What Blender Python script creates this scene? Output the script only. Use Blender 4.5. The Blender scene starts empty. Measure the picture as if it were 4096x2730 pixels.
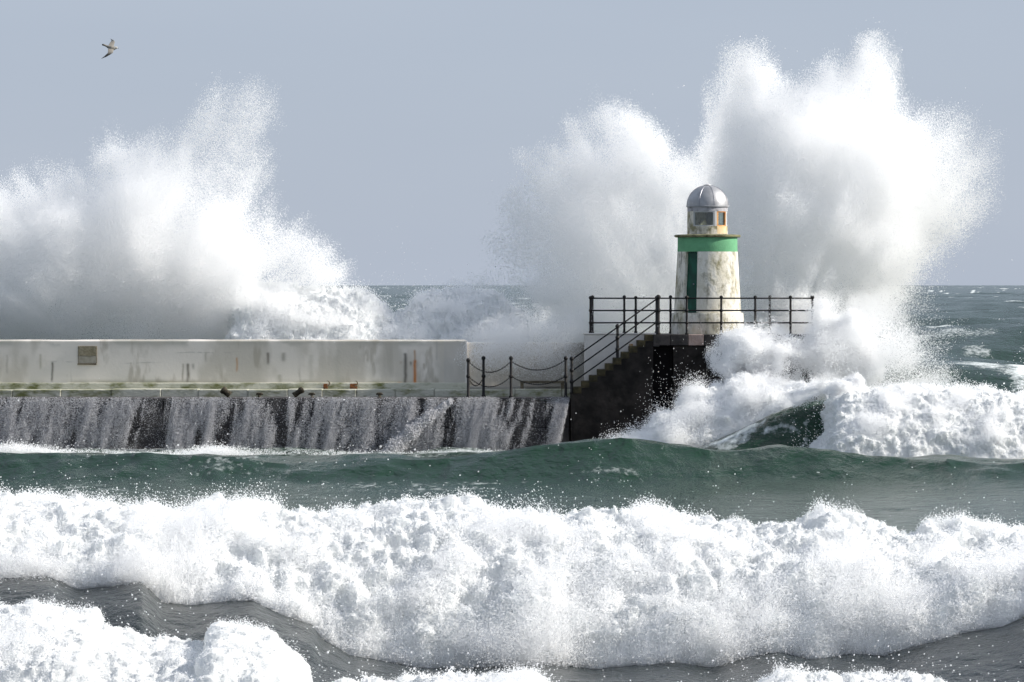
import bpy, bmesh, math, random, time
import numpy as np
from mathutils import Vector, Matrix
T0 = time.time()
sc = bpy.context.scene
COL = sc.collection
rng = np.random.default_rng(11)
random.seed(5)

# ------------------------------------------------------------------ camera, sky, sun, exposure
DIST, CAM_H, FPX = 150.0, 5.0, 20400.0
cam = bpy.data.cameras.new('camera')
cam_o = bpy.data.objects.new('camera', cam); COL.objects.link(cam_o); sc.camera = cam_o
cam.sensor_width = 36.0; cam.lens = FPX / 4096 * 36.0; cam.clip_start = 1.0; cam.clip_end = 60000
cam_o.location = (0, -DIST, CAM_H)
cam_o.rotation_euler = (math.radians(90) - math.atan(225 / FPX), 0, 0)

SUN_DIR = Vector((0.86, -0.02, 0.52)).normalized()
world = bpy.data.worlds.new('World'); sc.world = world; world.use_nodes = True
wn, wl = world.node_tree.nodes, world.node_tree.links
bg = wn['Background']; bg.inputs[1].default_value = 0.1
sky = wn.new('ShaderNodeTexSky'); sky.sky_type = 'NISHITA'; sky.sun_disc = False
sky.sun_elevation = math.asin(SUN_DIR.z); sky.sun_rotation = math.atan2(SUN_DIR.x, SUN_DIR.y)
sky.air_density = 1.0; sky.dust_density = 0.6
tc = wn.new('ShaderNodeTexCoord'); nz = wn.new('ShaderNodeTexNoise')       # thin even cloud sheet over the blue
nz.inputs['Scale'].default_value = 3.5; nz.inputs['Detail'].default_value = 5
mp = wn.new('ShaderNodeMapping'); mp.inputs['Scale'].default_value = (1, 1, 4)
cr = wn.new('ShaderNodeValToRGB')
cr.color_ramp.elements[0].position = 0.3; cr.color_ramp.elements[0].color = (3.38, 3.92, 4.93, 1)
cr.color_ramp.elements[1].position = 0.7; cr.color_ramp.elements[1].color = (3.82, 4.33, 5.28, 1)
mx = wn.new('ShaderNodeMix'); mx.data_type = 'RGBA'; mx.inputs[0].default_value = 0.90
wl.new(tc.outputs['Generated'], mp.inputs[0]); wl.new(mp.outputs[0], nz.inputs['Vector'])
wl.new(nz.outputs['Fac'], cr.inputs[0])
wl.new(sky.outputs[0], mx.inputs[6]); wl.new(cr.outputs[0], mx.inputs[7]); wl.new(mx.outputs[2], bg.inputs[0])

sun = bpy.data.lights.new('sun', 'SUN'); sun.energy = 5.0; sun.angle = math.radians(0.53); sun.color = (1.0, 0.955, 0.88)
sun_o = bpy.data.objects.new('sun', sun); COL.objects.link(sun_o)
sun_o.rotation_euler = SUN_DIR.to_track_quat('Z', 'Y').to_euler(); sun_o.location = SUN_DIR * 200

vs = sc.view_settings
vs.view_transform = 'Standard'; vs.look = 'None'; vs.gamma = 1.0; vs.exposure = 0.3; vs.use_curve_mapping = False
cy = sc.cycles
cy.use_denoising = True; cy.denoiser = 'OPENIMAGEDENOISE'
cy.max_bounces = 20; cy.diffuse_bounces = 20; cy.glossy_bounces = 3; cy.transmission_bounces = 20; cy.transparent_max_bounces = 8
cy.use_adaptive_sampling = True; cy.adaptive_threshold = .03
cy.caustics_reflective = False; cy.caustics_refractive = False

def P(px, py, Y=0.0):
    """real point at depth Y that the survey of the photograph gives for a pixel"""
    d = Y + DIST
    return np.array([(px - 2048) / FPX * d, Y, CAM_H - (py - 1140) / FPX * d])
def PX(px, Y=0.0): return (px - 2048) / FPX * (Y + DIST)
def PZ(py, Y=0.0): return CAM_H - (py - 1140) / FPX * (Y + DIST)

# ------------------------------------------------------------------ noise
LAT = rng.random((64, 64, 64), dtype=np.float32)
def noise3(x, y, z):
    x, y, z = np.broadcast_arrays(np.asarray(x, np.float32), np.asarray(y, np.float32), np.asarray(z, np.float32))
    ix, iy, iz = np.floor(x).astype(np.int32), np.floor(y).astype(np.int32), np.floor(z).astype(np.int32)
    fx, fy, fz = x - ix, y - iy, z - iz
    fx, fy, fz = fx*fx*(3-2*fx), fy*fy*(3-2*fy), fz*fz*(3-2*fz)
    ix &= 63; iy &= 63; iz &= 63; jx, jy, jz = (ix+1) & 63, (iy+1) & 63, (iz+1) & 63
    a = LAT[ix,iy,iz]*(1-fx) + LAT[jx,iy,iz]*fx
    b = LAT[ix,jy,iz]*(1-fx) + LAT[jx,jy,iz]*fx
    c = LAT[ix,iy,jz]*(1-fx) + LAT[jx,iy,jz]*fx
    e = LAT[ix,jy,jz]*(1-fx) + LAT[jx,jy,jz]*fx
    return (a*(1-fy)+b*fy)*(1-fz) + (c*(1-fy)+e*fy)*fz
def fbm(x, y, z, octaves=4, gain=.5):
    r, a, s = 0, 1.0, 0
    for k in range(octaves):
        f = 2.0**k
        r = r + a*noise3(x*f+13.7*k, y*f+5.1*k, z*f+29.3*k); s += a; a *= gain
    return r/s
def billow(x, y, z, octaves=4, gain=.5):
    r, a, s = 0, 1.0, 0
    for k in range(octaves):
        f = 2.0**k
        r = r + a*(1-np.abs(2*noise3(x*f+13.7*k, y*f+5.1*k, z*f+29.3*k)-1)**0.8); s += a; a *= gain
    return r/s
def sstep(a, b, x):
    t = np.clip((x-a)/(b-a), 0, 1); return t*t*(3-2*t)
def table(pts):
    a = np.array(pts, float)
    return lambda u: np.interp(u, a[:,0], a[:,1])

# ------------------------------------------------------------------ materials
MATS = {}
def mat(name, color, rough=.7, spec=.3, var=0.0, scale=3.0, bump=0.0, bscale=20.0, col2=None, ramp=(.4,.6), metal=0.0, stretch=(1,1,1), detail=6):
    m = bpy.data.materials.new(name); m.use_nodes = True
    n, l = m.node_tree.nodes, m.node_tree.links; b = n['Principled BSDF']
    b.inputs['Base Color'].default_value = (*color, 1); b.inputs['Roughness'].default_value = rough
    b.inputs['Specular IOR Level'].default_value = spec; b.inputs['Metallic'].default_value = metal
    t = n.new('ShaderNodeTexCoord'); mpn = n.new('ShaderNodeMapping'); mpn.inputs['Scale'].default_value = stretch
    l.new(t.outputs['Object'], mpn.inputs[0])
    if col2 is not None:
        z = n.new('ShaderNodeTexNoise'); z.inputs['Scale'].default_value = scale; z.inputs['Detail'].default_value = detail; z.inputs['Roughness'].default_value = .62
        r = n.new('ShaderNodeValToRGB'); r.color_ramp.elements[0].position, r.color_ramp.elements[1].position = ramp
        r.color_ramp.elements[0].color = (*color, 1); r.color_ramp.elements[1].color = (*col2, 1)
        l.new(mpn.outputs[0], z.inputs['Vector']); l.new(z.outputs['Fac'], r.inputs[0]); l.new(r.outputs[0], b.inputs['Base Color'])
    if bump:
        z2 = n.new('ShaderNodeTexNoise'); z2.inputs['Scale'].default_value = bscale; z2.inputs['Detail'].default_value = 8
        bp = n.new('ShaderNodeBump'); bp.inputs['Strength'].default_value = bump; bp.inputs['Distance'].default_value = .05
        l.new(mpn.outputs[0], z2.inputs['Vector']); l.new(z2.outputs['Fac'], bp.inputs['Height']); l.new(bp.outputs[0], b.inputs['Normal'])
    MATS[name] = m; return m
def attr_mat(name, attr, rough=.8, spec=.2, bump=.3, bscale=14):
    m = mat(name, (.6,.6,.6), rough, spec, bump=bump, bscale=bscale)
    n, l = m.node_tree.nodes, m.node_tree.links
    a = n.new('ShaderNodeAttribute'); a.attribute_name = attr
    l.new(a.outputs['Color'], n['Principled BSDF'].inputs['Base Color']); return m

def foam_material(name, color, trans):
    m = bpy.data.materials.new(name); m.use_nodes = True
    n, l = m.node_tree.nodes, m.node_tree.links; n.remove(n['Principled BSDF'])
    d = n.new('ShaderNodeBsdfDiffuse'); t = n.new('ShaderNodeBsdfTranslucent'); x = n.new('ShaderNodeMixShader')
    d.inputs[0].default_value = (*color, 1); t.inputs[0].default_value = (*color, 1); x.inputs[0].default_value = trans
    l.new(d.outputs[0], x.inputs[1]); l.new(t.outputs[0], x.inputs[2]); l.new(x.outputs[0], n['Material Output'].inputs[0])
    MATS[name] = m; return m
M_DROP = foam_material('spray_droplets', (.99, .99, .99), .5)
M_FOAM = foam_material('foam_core', (.95, .965, .96), .4)
M_FALL = foam_material('falling_water', (.62, .615, .63), .3)

# ------------------------------------------------------------------ object helpers
def tag(o, label=None, cat=None, group=None, kind=None):
    if label: o['label'] = label
    if cat: o['category'] = cat
    if group: o['group'] = group
    if kind: o['kind'] = kind
    return o
def empty(name, loc=(0,0,0)):
    o = bpy.data.objects.new(name, None); COL.objects.link(o); o.location = loc; o.empty_display_size = .2; return o
def link(name, me, m=None, parent=None, smooth=False):
    if m: me.materials.append(m)
    o = bpy.data.objects.new(name, me); COL.objects.link(o)
    if parent is not None:
        o.parent = parent
        bpy.context.view_layer.update() if parent.location.length == 0 else None
        o.matrix_parent_inverse = Matrix.Translation(-Vector(world_loc(parent)))
    if smooth: me.polygons.foreach_set('use_smooth', [True]*len(me.polygons))
    return o
def world_loc(o):
    # parents are only translated, never turned, so locations simply add up
    return o.location if o.parent is None else Vector(o.location)
def bm_obj(name, bm, m, parent=None, smooth=False):
    me = bpy.data.meshes.new(name); bmesh.ops.recalc_face_normals(bm, faces=bm.faces); bm.to_mesh(me); bm.free()
    return link(name, me, m, parent, smooth)
def box_bm(bm, x0, x1, y0, y1, z0, z1, bev=0.0):
    g = bmesh.ops.create_cube(bm, size=1)
    bmesh.ops.scale(bm, vec=(x1-x0, y1-y0, z1-z0), verts=g['verts'])
    bmesh.ops.translate(bm, vec=((x0+x1)/2, (y0+y1)/2, (z0+z1)/2), verts=g['verts'])
    if bev:
        es = list({e for v in g['verts'] for e in v.link_edges})
        bmesh.ops.bevel(bm, geom=es, offset=bev, segments=2, affect='EDGES', profile=.6)
def box(name, x0, x1, y0, y1, z0, z1, m, parent=None, bev=0.015):
    bm = bmesh.new(); box_bm(bm, x0, x1, y0, y1, z0, z1, bev); return bm_obj(name, bm, m, parent)
def tube_bm(bm, pts, r, seg=8, cap=True):
    pts = [Vector(p) for p in pts]; rs = r if isinstance(r, (list, tuple)) else [r]*len(pts); rings = []
    for i, p in enumerate(pts):
        d = (pts[min(i+1, len(pts)-1)] - pts[max(i-1, 0)]).normalized()
        a = d.orthogonal().normalized() if abs(d.z) > .95 else d.cross(Vector((0,0,1))).normalized(); b = d.cross(a)
        rings.append([bm.verts.new(p + rs[i]*(a*math.cos(t)+b*math.sin(t))) for t in [2*math.pi*k/seg for k in range(seg)]])
    for A, B in zip(rings, rings[1:]):
        for k in range(seg): bm.faces.new((A[k], A[(k+1)%seg], B[(k+1)%seg], B[k]))
    if cap: bm.faces.new(rings[0]); bm.faces.new(rings[-1])
def lathe_bm(bm, prof, c, seg=24):
    rings = [[bm.verts.new((c[0]+r*math.cos(2*math.pi*k/seg), c[1]+r*math.sin(2*math.pi*k/seg), c[2]+z)) for k in range(seg)] for r, z in prof]
    for A, B in zip(rings, rings[1:]):
        for k in range(seg): bm.faces.new((A[k], A[(k+1)%seg], B[(k+1)%seg], B[k]))
    bm.faces.new(rings[0]); bm.faces.new(rings[-1])
def grid_mesh(name, V, m, parent=None, attrs=None, smooth=True):
    """V: (rows, cols, 3)"""
    R, C = V.shape[:2]; me = bpy.data.meshes.new(name)
    me.vertices.add(R*C); me.vertices.foreach_set('co', np.ascontiguousarray(V, np.float32).ravel())
    i = np.arange(R*C).reshape(R, C); q = np.stack([i[:-1,:-1], i[:-1,1:], i[1:,1:], i[1:,:-1]], -1).reshape(-1)
    nq = (R-1)*(C-1); me.loops.add(nq*4); me.loops.foreach_set('vertex_index', q.astype(np.int32))
    me.polygons.add(nq); me.polygons.foreach_set('loop_start', np.arange(0, nq*4, 4, dtype=np.int32))
    me.update(calc_edges=True)
    if smooth: me.polygons.foreach_set('use_smooth', np.ones(nq, bool))
    for k, a in (attrs or {}).items():
        if a.ndim == 3:
            at = me.color_attributes.new(k, 'FLOAT_COLOR', 'POINT'); c = np.ones((R*C, 4), np.float32); c[:, :3] = a.reshape(-1, 3); at.data.foreach_set('color', c.ravel())
        else:
            at = me.attributes.new(k, 'FLOAT', 'POINT'); at.data.foreach_set('value', a.astype(np.float32).ravel())
    return link(name, me, m, parent)

PTS_NG = {}
def points_group(m):
    if m.name in PTS_NG: return PTS_NG[m.name]
    ng = bpy.data.node_groups.new('droplets_' + m.name, 'GeometryNodeTree')
    ng.interface.new_socket('Geometry', in_out='INPUT', socket_type='NodeSocketGeometry'); ng.interface.new_socket('Geometry', in_out='OUTPUT', socket_type='NodeSocketGeometry')
    gi, go = ng.nodes.new('NodeGroupInput'), ng.nodes.new('NodeGroupOutput')
    mtp, na, sm = ng.nodes.new('GeometryNodeMeshToPoints'), ng.nodes.new('GeometryNodeInputNamedAttribute'), ng.nodes.new('GeometryNodeSetMaterial')
    na.data_type = 'FLOAT'; na.inputs[0].default_value = 'drop_radius'; sm.inputs['Material'].default_value = m
    ng.links.new(gi.outputs[0], mtp.inputs[0]); ng.links.new(na.outputs[0], mtp.inputs['Radius'])
    ng.links.new(mtp.outputs[0], sm.inputs[0]); ng.links.new(sm.outputs[0], go.inputs[0])
    PTS_NG[m.name] = ng; return ng
def droplets(name, pos, rad, m, parent=None):
    me = bpy.data.meshes.new(name); n = len(pos)
    me.vertices.add(n); me.vertices.foreach_set('co', np.ascontiguousarray(pos, np.float32).ravel())
    at = me.attributes.new('drop_radius', 'FLOAT', 'POINT'); at.data.foreach_set('value', np.ascontiguousarray(rad, np.float32))
    o = link(name, me, m, parent); o['kind'] = 'stuff'
    md = o.modifiers.new('droplets', 'NODES'); md.node_group = points_group(m)
    print(name, n, 'drops', round(time.time()-T0, 1)); return o
def logn(n, r, s=.35): return r*np.exp(rng.normal(size=n).astype(np.float32)*s)

# ------------------------------------------------------------------ sea
def water_material():
    m = bpy.data.materials.new('sea_water'); m.use_nodes = True
    n, l = m.node_tree.nodes, m.node_tree.links; b = n['Principled BSDF']
    b.inputs['Base Color'].default_value = (.010, .035, .019, 1); b.inputs['Specular IOR Level'].default_value = .22; b.inputs['Roughness'].default_value = .2; b.inputs['IOR'].default_value = 1.33
    t = n.new('ShaderNodeTexCoord')
    def nz(scale, stretch, detail=6):
        mpn = n.new('ShaderNodeMapping'); mpn.inputs['Scale'].default_value = stretch; z = n.new('ShaderNodeTexNoise')
        z.inputs['Scale'].default_value = scale; z.inputs['Detail'].default_value = detail; z.inputs['Roughness'].default_value = .6
        l.new(t.outputs['Object'], mpn.inputs[0]); l.new(mpn.outputs[0], z.inputs['Vector']); return z
    z1 = nz(1.6, (1, .55, 1)); z2 = nz(7, (1, .6, 1))
    b1 = n.new('ShaderNodeBump'); b1.inputs['Strength'].default_value = .9; b1.inputs['Distance'].default_value = .25; l.new(z1.outputs['Fac'], b1.inputs['Height'])
    b2 = n.new('ShaderNodeBump'); b2.inputs['Strength'].default_value = .5; b2.inputs['Distance'].default_value = .05; l.new(z2.outputs['Fac'], b2.inputs['Height'])
    si = n.new('ShaderNodeAttribute'); si.attribute_name = 'near_grey'; cm = n.new('ShaderNodeMix'); cm.data_type = 'RGBA'
    cm.inputs[6].default_value = b.inputs['Base Color'].default_value; cm.inputs[7].default_value = (.026, .031, .033, 1)  # base colour turns greyer in the nearest water
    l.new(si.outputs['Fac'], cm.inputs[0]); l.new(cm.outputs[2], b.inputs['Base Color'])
    l.new(b1.outputs[0], b2.inputs['Normal']); l.new(b2.outputs[0], b.inputs['Normal'])
    a = n.new('ShaderNodeAttribute'); a.attribute_name = 'foam'
    z3 = nz(5, (1, .5, 1), 9)
    s1 = n.new('ShaderNodeMath'); s1.operation = 'ADD'; l.new(a.outputs['Fac'], s1.inputs[0]); l.new(z3.outputs['Fac'], s1.inputs[1])
    r = n.new('ShaderNodeMapRange'); r.inputs['From Min'].default_value = .72; r.inputs['From Max'].default_value = 1.25; l.new(s1.outputs[0], r.inputs['Value'])
    fd = n.new('ShaderNodeBsdfDiffuse'); fd.inputs[0].default_value = (.8, .84, .83, 1)
    x = n.new('ShaderNodeMixShader'); l.new(r.outputs[0], x.inputs[0]); l.new(b.outputs[0], x.inputs[1]); l.new(fd.outputs[0], x.inputs[2])
    l.new(x.outputs[0], n['Material Output'].inputs[0]); MATS['sea_water'] = m; return m
M_SEA = water_material()

swell_py = table([(-1500,1835),(0,1822),(500,1818),(800,1832),(1000,1842),(1500,1828),(1750,1838),(2000,1812),(2270,1776),(2480,1748),(2700,1772),(2900,1796),(3080,1787),(3300,1816),(3500,1836),(3800,1838),(4096,1850),(6000,1850)])
ridge_h = table([(-4000,0),(2600,0),(2750,.2),(2850,.5),(2950,.82),(3040,1.12),(3080,1.28),(3160,1.50),(3230,1.68),(3330,1.76),(3420,1.7),(3600,1.7),(3800,1.5),(4096,1.6),(5200,1.0),(6500,0)])
b_py = table([(-900,2330),(0,2325),(190,2318),(310,2370),(440,2358),(560,2336),(654,2430),(773,2442),(892,2425),(1011,2420),(1130,2472),(1250,2514),(1285,2570),(1400,2632),(1657,2680),(1835,2680),(2192,2664),(2371,2690),(2700,2665),(2848,2690),(2997,2642),(3115,2620),(3234,2648),(3412,2630),(3530,2642),(3649,2601),(3827,2547),(4005,2518),(4096,2482),(4700,2400)])
SURF_D = 67.6
def surf_base(px): return CAM_H - (b_py(px)-1140)/FPX*SURF_D
def sea_height(x, y):
    d = y + DIST; px = x/np.maximum(d, 20)*FPX + 2048
    near = 1 - sstep(12, 60, y)
    # the long green swell between the pier and the surf
    yc = -17 + 1.6*(fbm(x*.12, 3.1, 7.7, 2)-.5)*2
    zc = CAM_H - (swell_py(px)-1140)/FPX*(yc+DIST)
    dy = y - yc
    front = np.clip((dy+6.0)/6.2, 0, 1)**1.7; back = 1 - sstep(0.0, 9, dy)*.75
    sw = np.where(dy < 0, -.6 + (zc+.6)*front, zc*back)
    sw = sw*sstep(-75, -45, y) + (1-sstep(-75, -45, y))*(-.05)
    sw = sw*(1-sstep(-8, 4, y)) + 0.15*sstep(-8, 4, y)
    # chop leaning along the face
    u, v = x*.95 + y*.35, y*.55 - x*.18
    ch = (fbm(u*.45, v*.8, 1.3, 3)-.5)*.40 + (fbm(u*1.5, v*2.2, 4.4, 3)-.5)*.10
    h = (sw + ch*np.where(d < 60, .3, 1))*near
    # wave that wraps round the pier head
    ry = -5.5 + .5*np.sin(x*.7); dr = y - ry
    prof = np.where(dr < 0, sstep(-3.4, 0, dr)**1.3, 1 - sstep(0, 6, dr))
    h = np.maximum(h, ridge_h(px)*prof*near + h*.3)
    # water face that carries the nearest breaker
    face = (surf_base(px)+.04)*np.where(d < SURF_D+.6, sstep(60.5, SURF_D, d), 1-sstep(SURF_D+.6, SURF_D+5, d)) + ch*.25
    h = np.where((d > 58) & (d < 74), np.maximum(h*.6-.12, face), h)
    # open sea beyond
    f = 1-near
    a = (fbm(x*.022, y*.045, 2.2, 5)-.5)*5.0 + (fbm(x*.16, y*.22, 8.2, 4)-.5)*1.1
    # rolling swells outside the pier
    for y0, hh, wd in ((44, 1.5, 13.), (92, 1.6, 22.), (170, 1.8, 40.)):
        dd = (y - y0 - 6*(fbm(x*.03, y0*.1, 3.3, 2)-.5))/wd
        h = h + hh*(.45+1.1*fbm(x*.05, y0*.3, 6.1, 3))*np.where(dd < 0, sstep(-1, 0, dd)**1.4, 1-sstep(0, 1.4, dd))
    return h + a*f
def sea():
    d1 = 50*np.exp(np.arange(0, math.log(168/50), .0019)); d2 = 168*np.exp(np.arange(.0019, math.log(2500/168), .0062)); d3 = 2500*np.exp(np.linspace(.03, math.log(40000/2500), 45))
    d = np.concatenate([d1, d2, d3]); u = np.concatenate([-np.geomspace(.6, .128, 24), np.linspace(-.125, .125, 430), np.geomspace(.128, .6, 24)])
    D, U = np.meshgrid(d, u, indexing='ij'); X, Y = D*U, D - DIST
    Z = sea_height(X, Y)*(1 - sstep(2500, 9000, D)*.6)
    foam = np.zeros_like(Z)
    far = sstep(15, 40, Y)
    cap = sstep(.54, .70, fbm(X*.10, Y*.07, 2.7, 4))*sstep(.48, .66, fbm(X*.45, Y*.14, 5.2, 4))
    foam += far*cap*.75
    for y0, wd in ((44, 13.), (92, 22.), (170, 40.)):
        dd = (Y - y0 - 6*(fbm(X*.03, y0*.1, 3.3, 2)-.5))/wd
        foam += np.exp(-((dd+.06)/.10)**2)*sstep(.50, .64, fbm(X*.35, y0*.7, Y*.12, 5))*.42
    st = sstep(.52, .72, fbm(X*.35+Y*.2, Y*.5-X*.1, 9.1, 5))
    foam += (1-far)*(st*.22 + .10*sstep(.56, .70, fbm(X*.9+Y*.5, Y*1.3-X*.2, 3.1, 5))*sstep(.45, .6, fbm(X*.2, Y*.2, 8.4, 2)))*sstep(-70, -30, Y)*(1-.6*sstep(0, 6, X))
    pxg = X/D*FPX+2048
    foam += (1-far)*sstep(2700, 2900, pxg)*sstep(-9.5, -6, Y)*(1-sstep(0, 3, Y))*(.12+.45*sstep(.50, .68, fbm(X*1.1+Y*.4, Y*1.4-X*.3, Z*2, 5)))
    foam += (1-far)*sstep(-7, -3, Y)*(1-sstep(2, 6, Y))*(X < 2)*.30
    return grid_mesh('sea', np.stack([X, Y, Z], -1), M_SEA, attrs={'foam': foam, 'near_grey': (1-sstep(66, 84, D))*.9})
tag(sea(), 'rough green grey sea running out to the horizon', 'sea', kind='structure')
print('sea', round(time.time()-T0, 1))

# ------------------------------------------------------------------ pier
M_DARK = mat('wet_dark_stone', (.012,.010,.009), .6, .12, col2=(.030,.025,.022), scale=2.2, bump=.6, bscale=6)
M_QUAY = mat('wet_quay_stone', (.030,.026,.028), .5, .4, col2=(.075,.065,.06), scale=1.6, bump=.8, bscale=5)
M_BLACK = mat('recess_shade_stone', (.007,.006,.006), .8, .06, bump=.4, bscale=5)  # blacker copy of the wet stone, recess shade put into its colour
M_COPING = mat('coping_stone', (.030,.027,.026), .6, .2, col2=(.06,.052,.048), scale=3, bump=.5, bscale=12)
M_PINK = mat('pale_pink_coping', (.42,.32,.28), .8, .2, col2=(.30,.22,.19), scale=5, bump=.4, bscale=12)
M_STEP = mat('mossy_step', (.035,.030,.016), .7, .15, col2=(.085,.068,.036), scale=3.5, bump=.6, bscale=10)
M_KERB = mat('mossy_kerb', (.56,.55,.46), .75, .25, col2=(.17,.18,.07), scale=1.7, ramp=(.46,.66), bump=.5, bscale=10, stretch=(1,1,2))
M_DECK = mat('wet_deck', (.30,.29,.27), .35, .5, col2=(.45,.44,.40), scale=1.2, bump=.3)
M_WALLW = mat('white_painted_wall', (.76,.71,.66), .85, .2, col2=(.60,.57,.53), scale=1.5, ramp=(.5,.8), bump=.25, bscale=9)
M_WALLG = mat('grey_render', (.60,.57,.52), .85, .2, col2=(.48,.45,.40), scale=1.2, bump=.3, bscale=8)
M_PARA = attr_mat('painted_parapet', 'stain_shade', .85, .2, .07, 12)

XL = -26.0
def parapet_stains_shade(X, Z):
    """paint colour of the parapet with its own damp, moss and rust marks, plus shading painted on the right end; X, Z in metres"""
    px = X/153*FPX + 2048; py = 1140 + (CAM_H-Z)/153*FPX
    base = np.stack([np.full_like(X, v) for v in (.82, .765, .695)], -1)
    g = .88 + .2*fbm(X*.6, Z*.8, 3.3, 4); base *= g[..., None]
    def lay(c, a):
        nonlocal base
        base = base*(1-a[..., None]) + np.array(c)*a[..., None]
    # tide of damp along the top and moss along the foot
    n = fbm(X*1.3, Z*2.5, 8.8, 5)
    lay((.42,.41,.36), (1-sstep(1366, 1400, py))*sstep(.42, .62, n)*.75)
    lay((.30,.29,.19), sstep(1512, 1534, py)*sstep(.35, .65, n)*.7)
    # thin runs
    run = sstep(.66, .80, fbm(X*3.6, Z*.35, 1.2, 4))*sstep(.45, .6, fbm(X*.7, Z*.7, 6.2, 3))
    lay((.33,.31,.26), run*.75)
    lay((.56,.52,.45), sstep(.45, .64, fbm(X*.9+3, Z*.45, 2.9, 5, .6))*.75)
    lay((.40,.36,.29), sstep(.60, .74, fbm(X*2.2+8, Z*.7, 4.9, 5, .6))*.6)
    # hairline crack
    for x0, x1, y0, amp in ((680, 960, 1412, 7), (480, 690, 1452, 5), (180, 320, 1445, 6)):
        yl = y0 + amp*(fbm(px*.01, 1.1, 2.2, 4)-.5)*2
        lay((.30,.29,.26), np.exp(-((py-yl)/2.2)**2)*sstep(x0, x0+60, px)*(1-sstep(x1-60, x1, px))*sstep(.4, .6, fbm(X*4, Z*4, 2.1, 3))*.45)
    def streak(cx, y0, y1, w, c, s=.85):
        wob = 3*(fbm(py*.03, cx, 4.1, 2)-.5)*2
        a = np.exp(-((px-cx-wob)/w)**2)*sstep(y0-6, y0+4, py)*(1-sstep(y1-14, y1+4, py))
        lay(c, a*s*(.6+.6*fbm(X*9, Z*6, 5.5, 3)))
    streak(1622, 1414, 1540, 7, (.075,.065,.055)); streak(1660, 1402, 1450, 4, (.40,.20,.08), .7); streak(1661, 1442, 1542, 6.5, (.50,.17,.03), 1.0)
    streak(1643, 1448, 1466, 5, (.10,.09,.08), .7); streak(1604, 1448, 1458, 5, (.32,.2,.12), .6); streak(1698, 1455, 1485, 5, (.30,.24,.17), .6); streak(1599, 1530, 1548, 9, (.55,.24,.06), .8)
    streak(1074, 1412, 1462, 6, (.13,.115,.095)); streak(1136, 1412, 1450, 9, (.30,.28,.24), .7); streak(1120, 1500, 1536, 9, (.30,.28,.2), .5)
    streak(950, 1432, 1490, 4, (.52,.28,.13), .8); streak(754, 1456, 1535, 6, (.14,.125,.10)); streak(734, 1456, 1530, 4, (.34,.30,.25), .7); streak(776, 1456, 1480, 6, (.3,.28,.24), .6)
    streak(826, 1412, 1450, 4, (.38,.36,.31), .6); streak(213, 1450, 1530, 4.5, (.13,.12,.10)); streak(165, 1418, 1480, 5, (.44,.41,.33), .7); streak(32, 1420, 1500, 5, (.44,.41,.36), .6)
    streak(1350, 1400, 1540, 14, (.5,.48,.42), .4); streak(1245, 1420, 1530, 10, (.45,.43,.37), .45)
    # vertical joint
    lay((.40,.39,.36), np.exp(-((px-1748)/2.0)**2)*(py < 1440)*.5)
    lay((.56,.53,.49), sstep(1773, 1780, px)*.5)  # shading of the right end, painted into the wall colour
    return base
pier = empty('pier', (0, 0, 0))
tag(pier, 'stone pier with long white painted parapet and mossy kerb', 'pier')
zq = PZ(1592)                       # quay edge
zk = PZ(1558, 1.6); zp = PZ(1532, 2.5); zw = PZ(1366, 2.7)
X1730, X2337 = PX(1862, 2.7), PX(2345, 2.7)
# parapet: a dense front sheet with top and back
nx, nzv = 760, 62
xs = np.linspace(XL, X1730, nx)
xs = np.concatenate([np.linspace(XL, PX(-60, 2.7), 60), np.linspace(PX(-55, 2.7), X1730, 900)])
zs = np.linspace(zp-.15, zw, nzv)
Xg, Zg = np.meshgrid(xs, zs); Yg = 2.7 + .02*(fbm(Xg*.5, Zg*.8, 2.2, 3)-.5)
st = parapet_stains_shade(Xg, Zg)
rows = [np.stack([Xg, Yg, Zg], -1)]
for yy, dz in ((2.72, .03), (3.0, .045), (3.45, .03), (3.46, -.1), (3.46, -2.5)):
    rows.append(np.stack([xs, np.full_like(xs, yy), np.full_like(xs, zw+dz) + .03*(fbm(xs*.9, yy*2, 6.6, 3)-.5)], -1)[None])
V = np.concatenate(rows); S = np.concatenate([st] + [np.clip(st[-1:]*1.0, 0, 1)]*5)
grid_mesh('parapet', V, M_PARA, pier, {'stain_shade': S})
box('parapet_end', X1730-.01, X1730+.05, 2.69, 3.46, zp-.15, zw+.01, M_WALLW, pier, .01)
box('parapet_return', X1730+.05, X2337+.2, 2.95, 3.7, zp-.4, PZ(1372, 2.95), M_WALLG, pier, .02)
box('plinth', XL, X1730+.08, 2.45, 2.95, zk-.05, zp, M_KERB, pier, .03)
box('plinth', X1730+.08, X2337, 2.7, 2.94, zk-.2, PZ(1545, 2.7), M_WALLG, pier, .03)
x = XL; k = 0
while x < PX(2330, 1.5):
    w = random.uniform(1.0, 1.5)
    box('kerb_stone', x, min(x+w-.012, PX(2330, 1.5)), 1.45+random.uniform(-.02,.02), 2.44, zq-.05, zk+random.uniform(-.02,.02), M_KERB, pier, .025); x += w; k += 1
box('deck', XL, PX(2282)-.01, .0, 3.4, zq-.07, zq, M_QUAY, pier, .03)
box('quay_core', XL, PX(2300), 1.01, 3.4, -1.6, zq-.08, M_QUAY, pier, .02)
# quay wall courses: big wet blocks with recessed joints
bh = (zq-.07+1.6)/4
for r in range(4):
    x = XL + random.uniform(0, .8); z0 = -1.6 + r*bh
    while x < PX(2278):
        w = random.uniform(1.0, 1.9); x1 = min(x+w, PX(2280))
        if x1 - x > .15:
            box('quay_block', x+.008, x1-.008, .03+random.uniform(0,.05), 1.0, z0+.006, z0+bh-.006, M_QUAY, pier, .03)
        x += w

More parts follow.
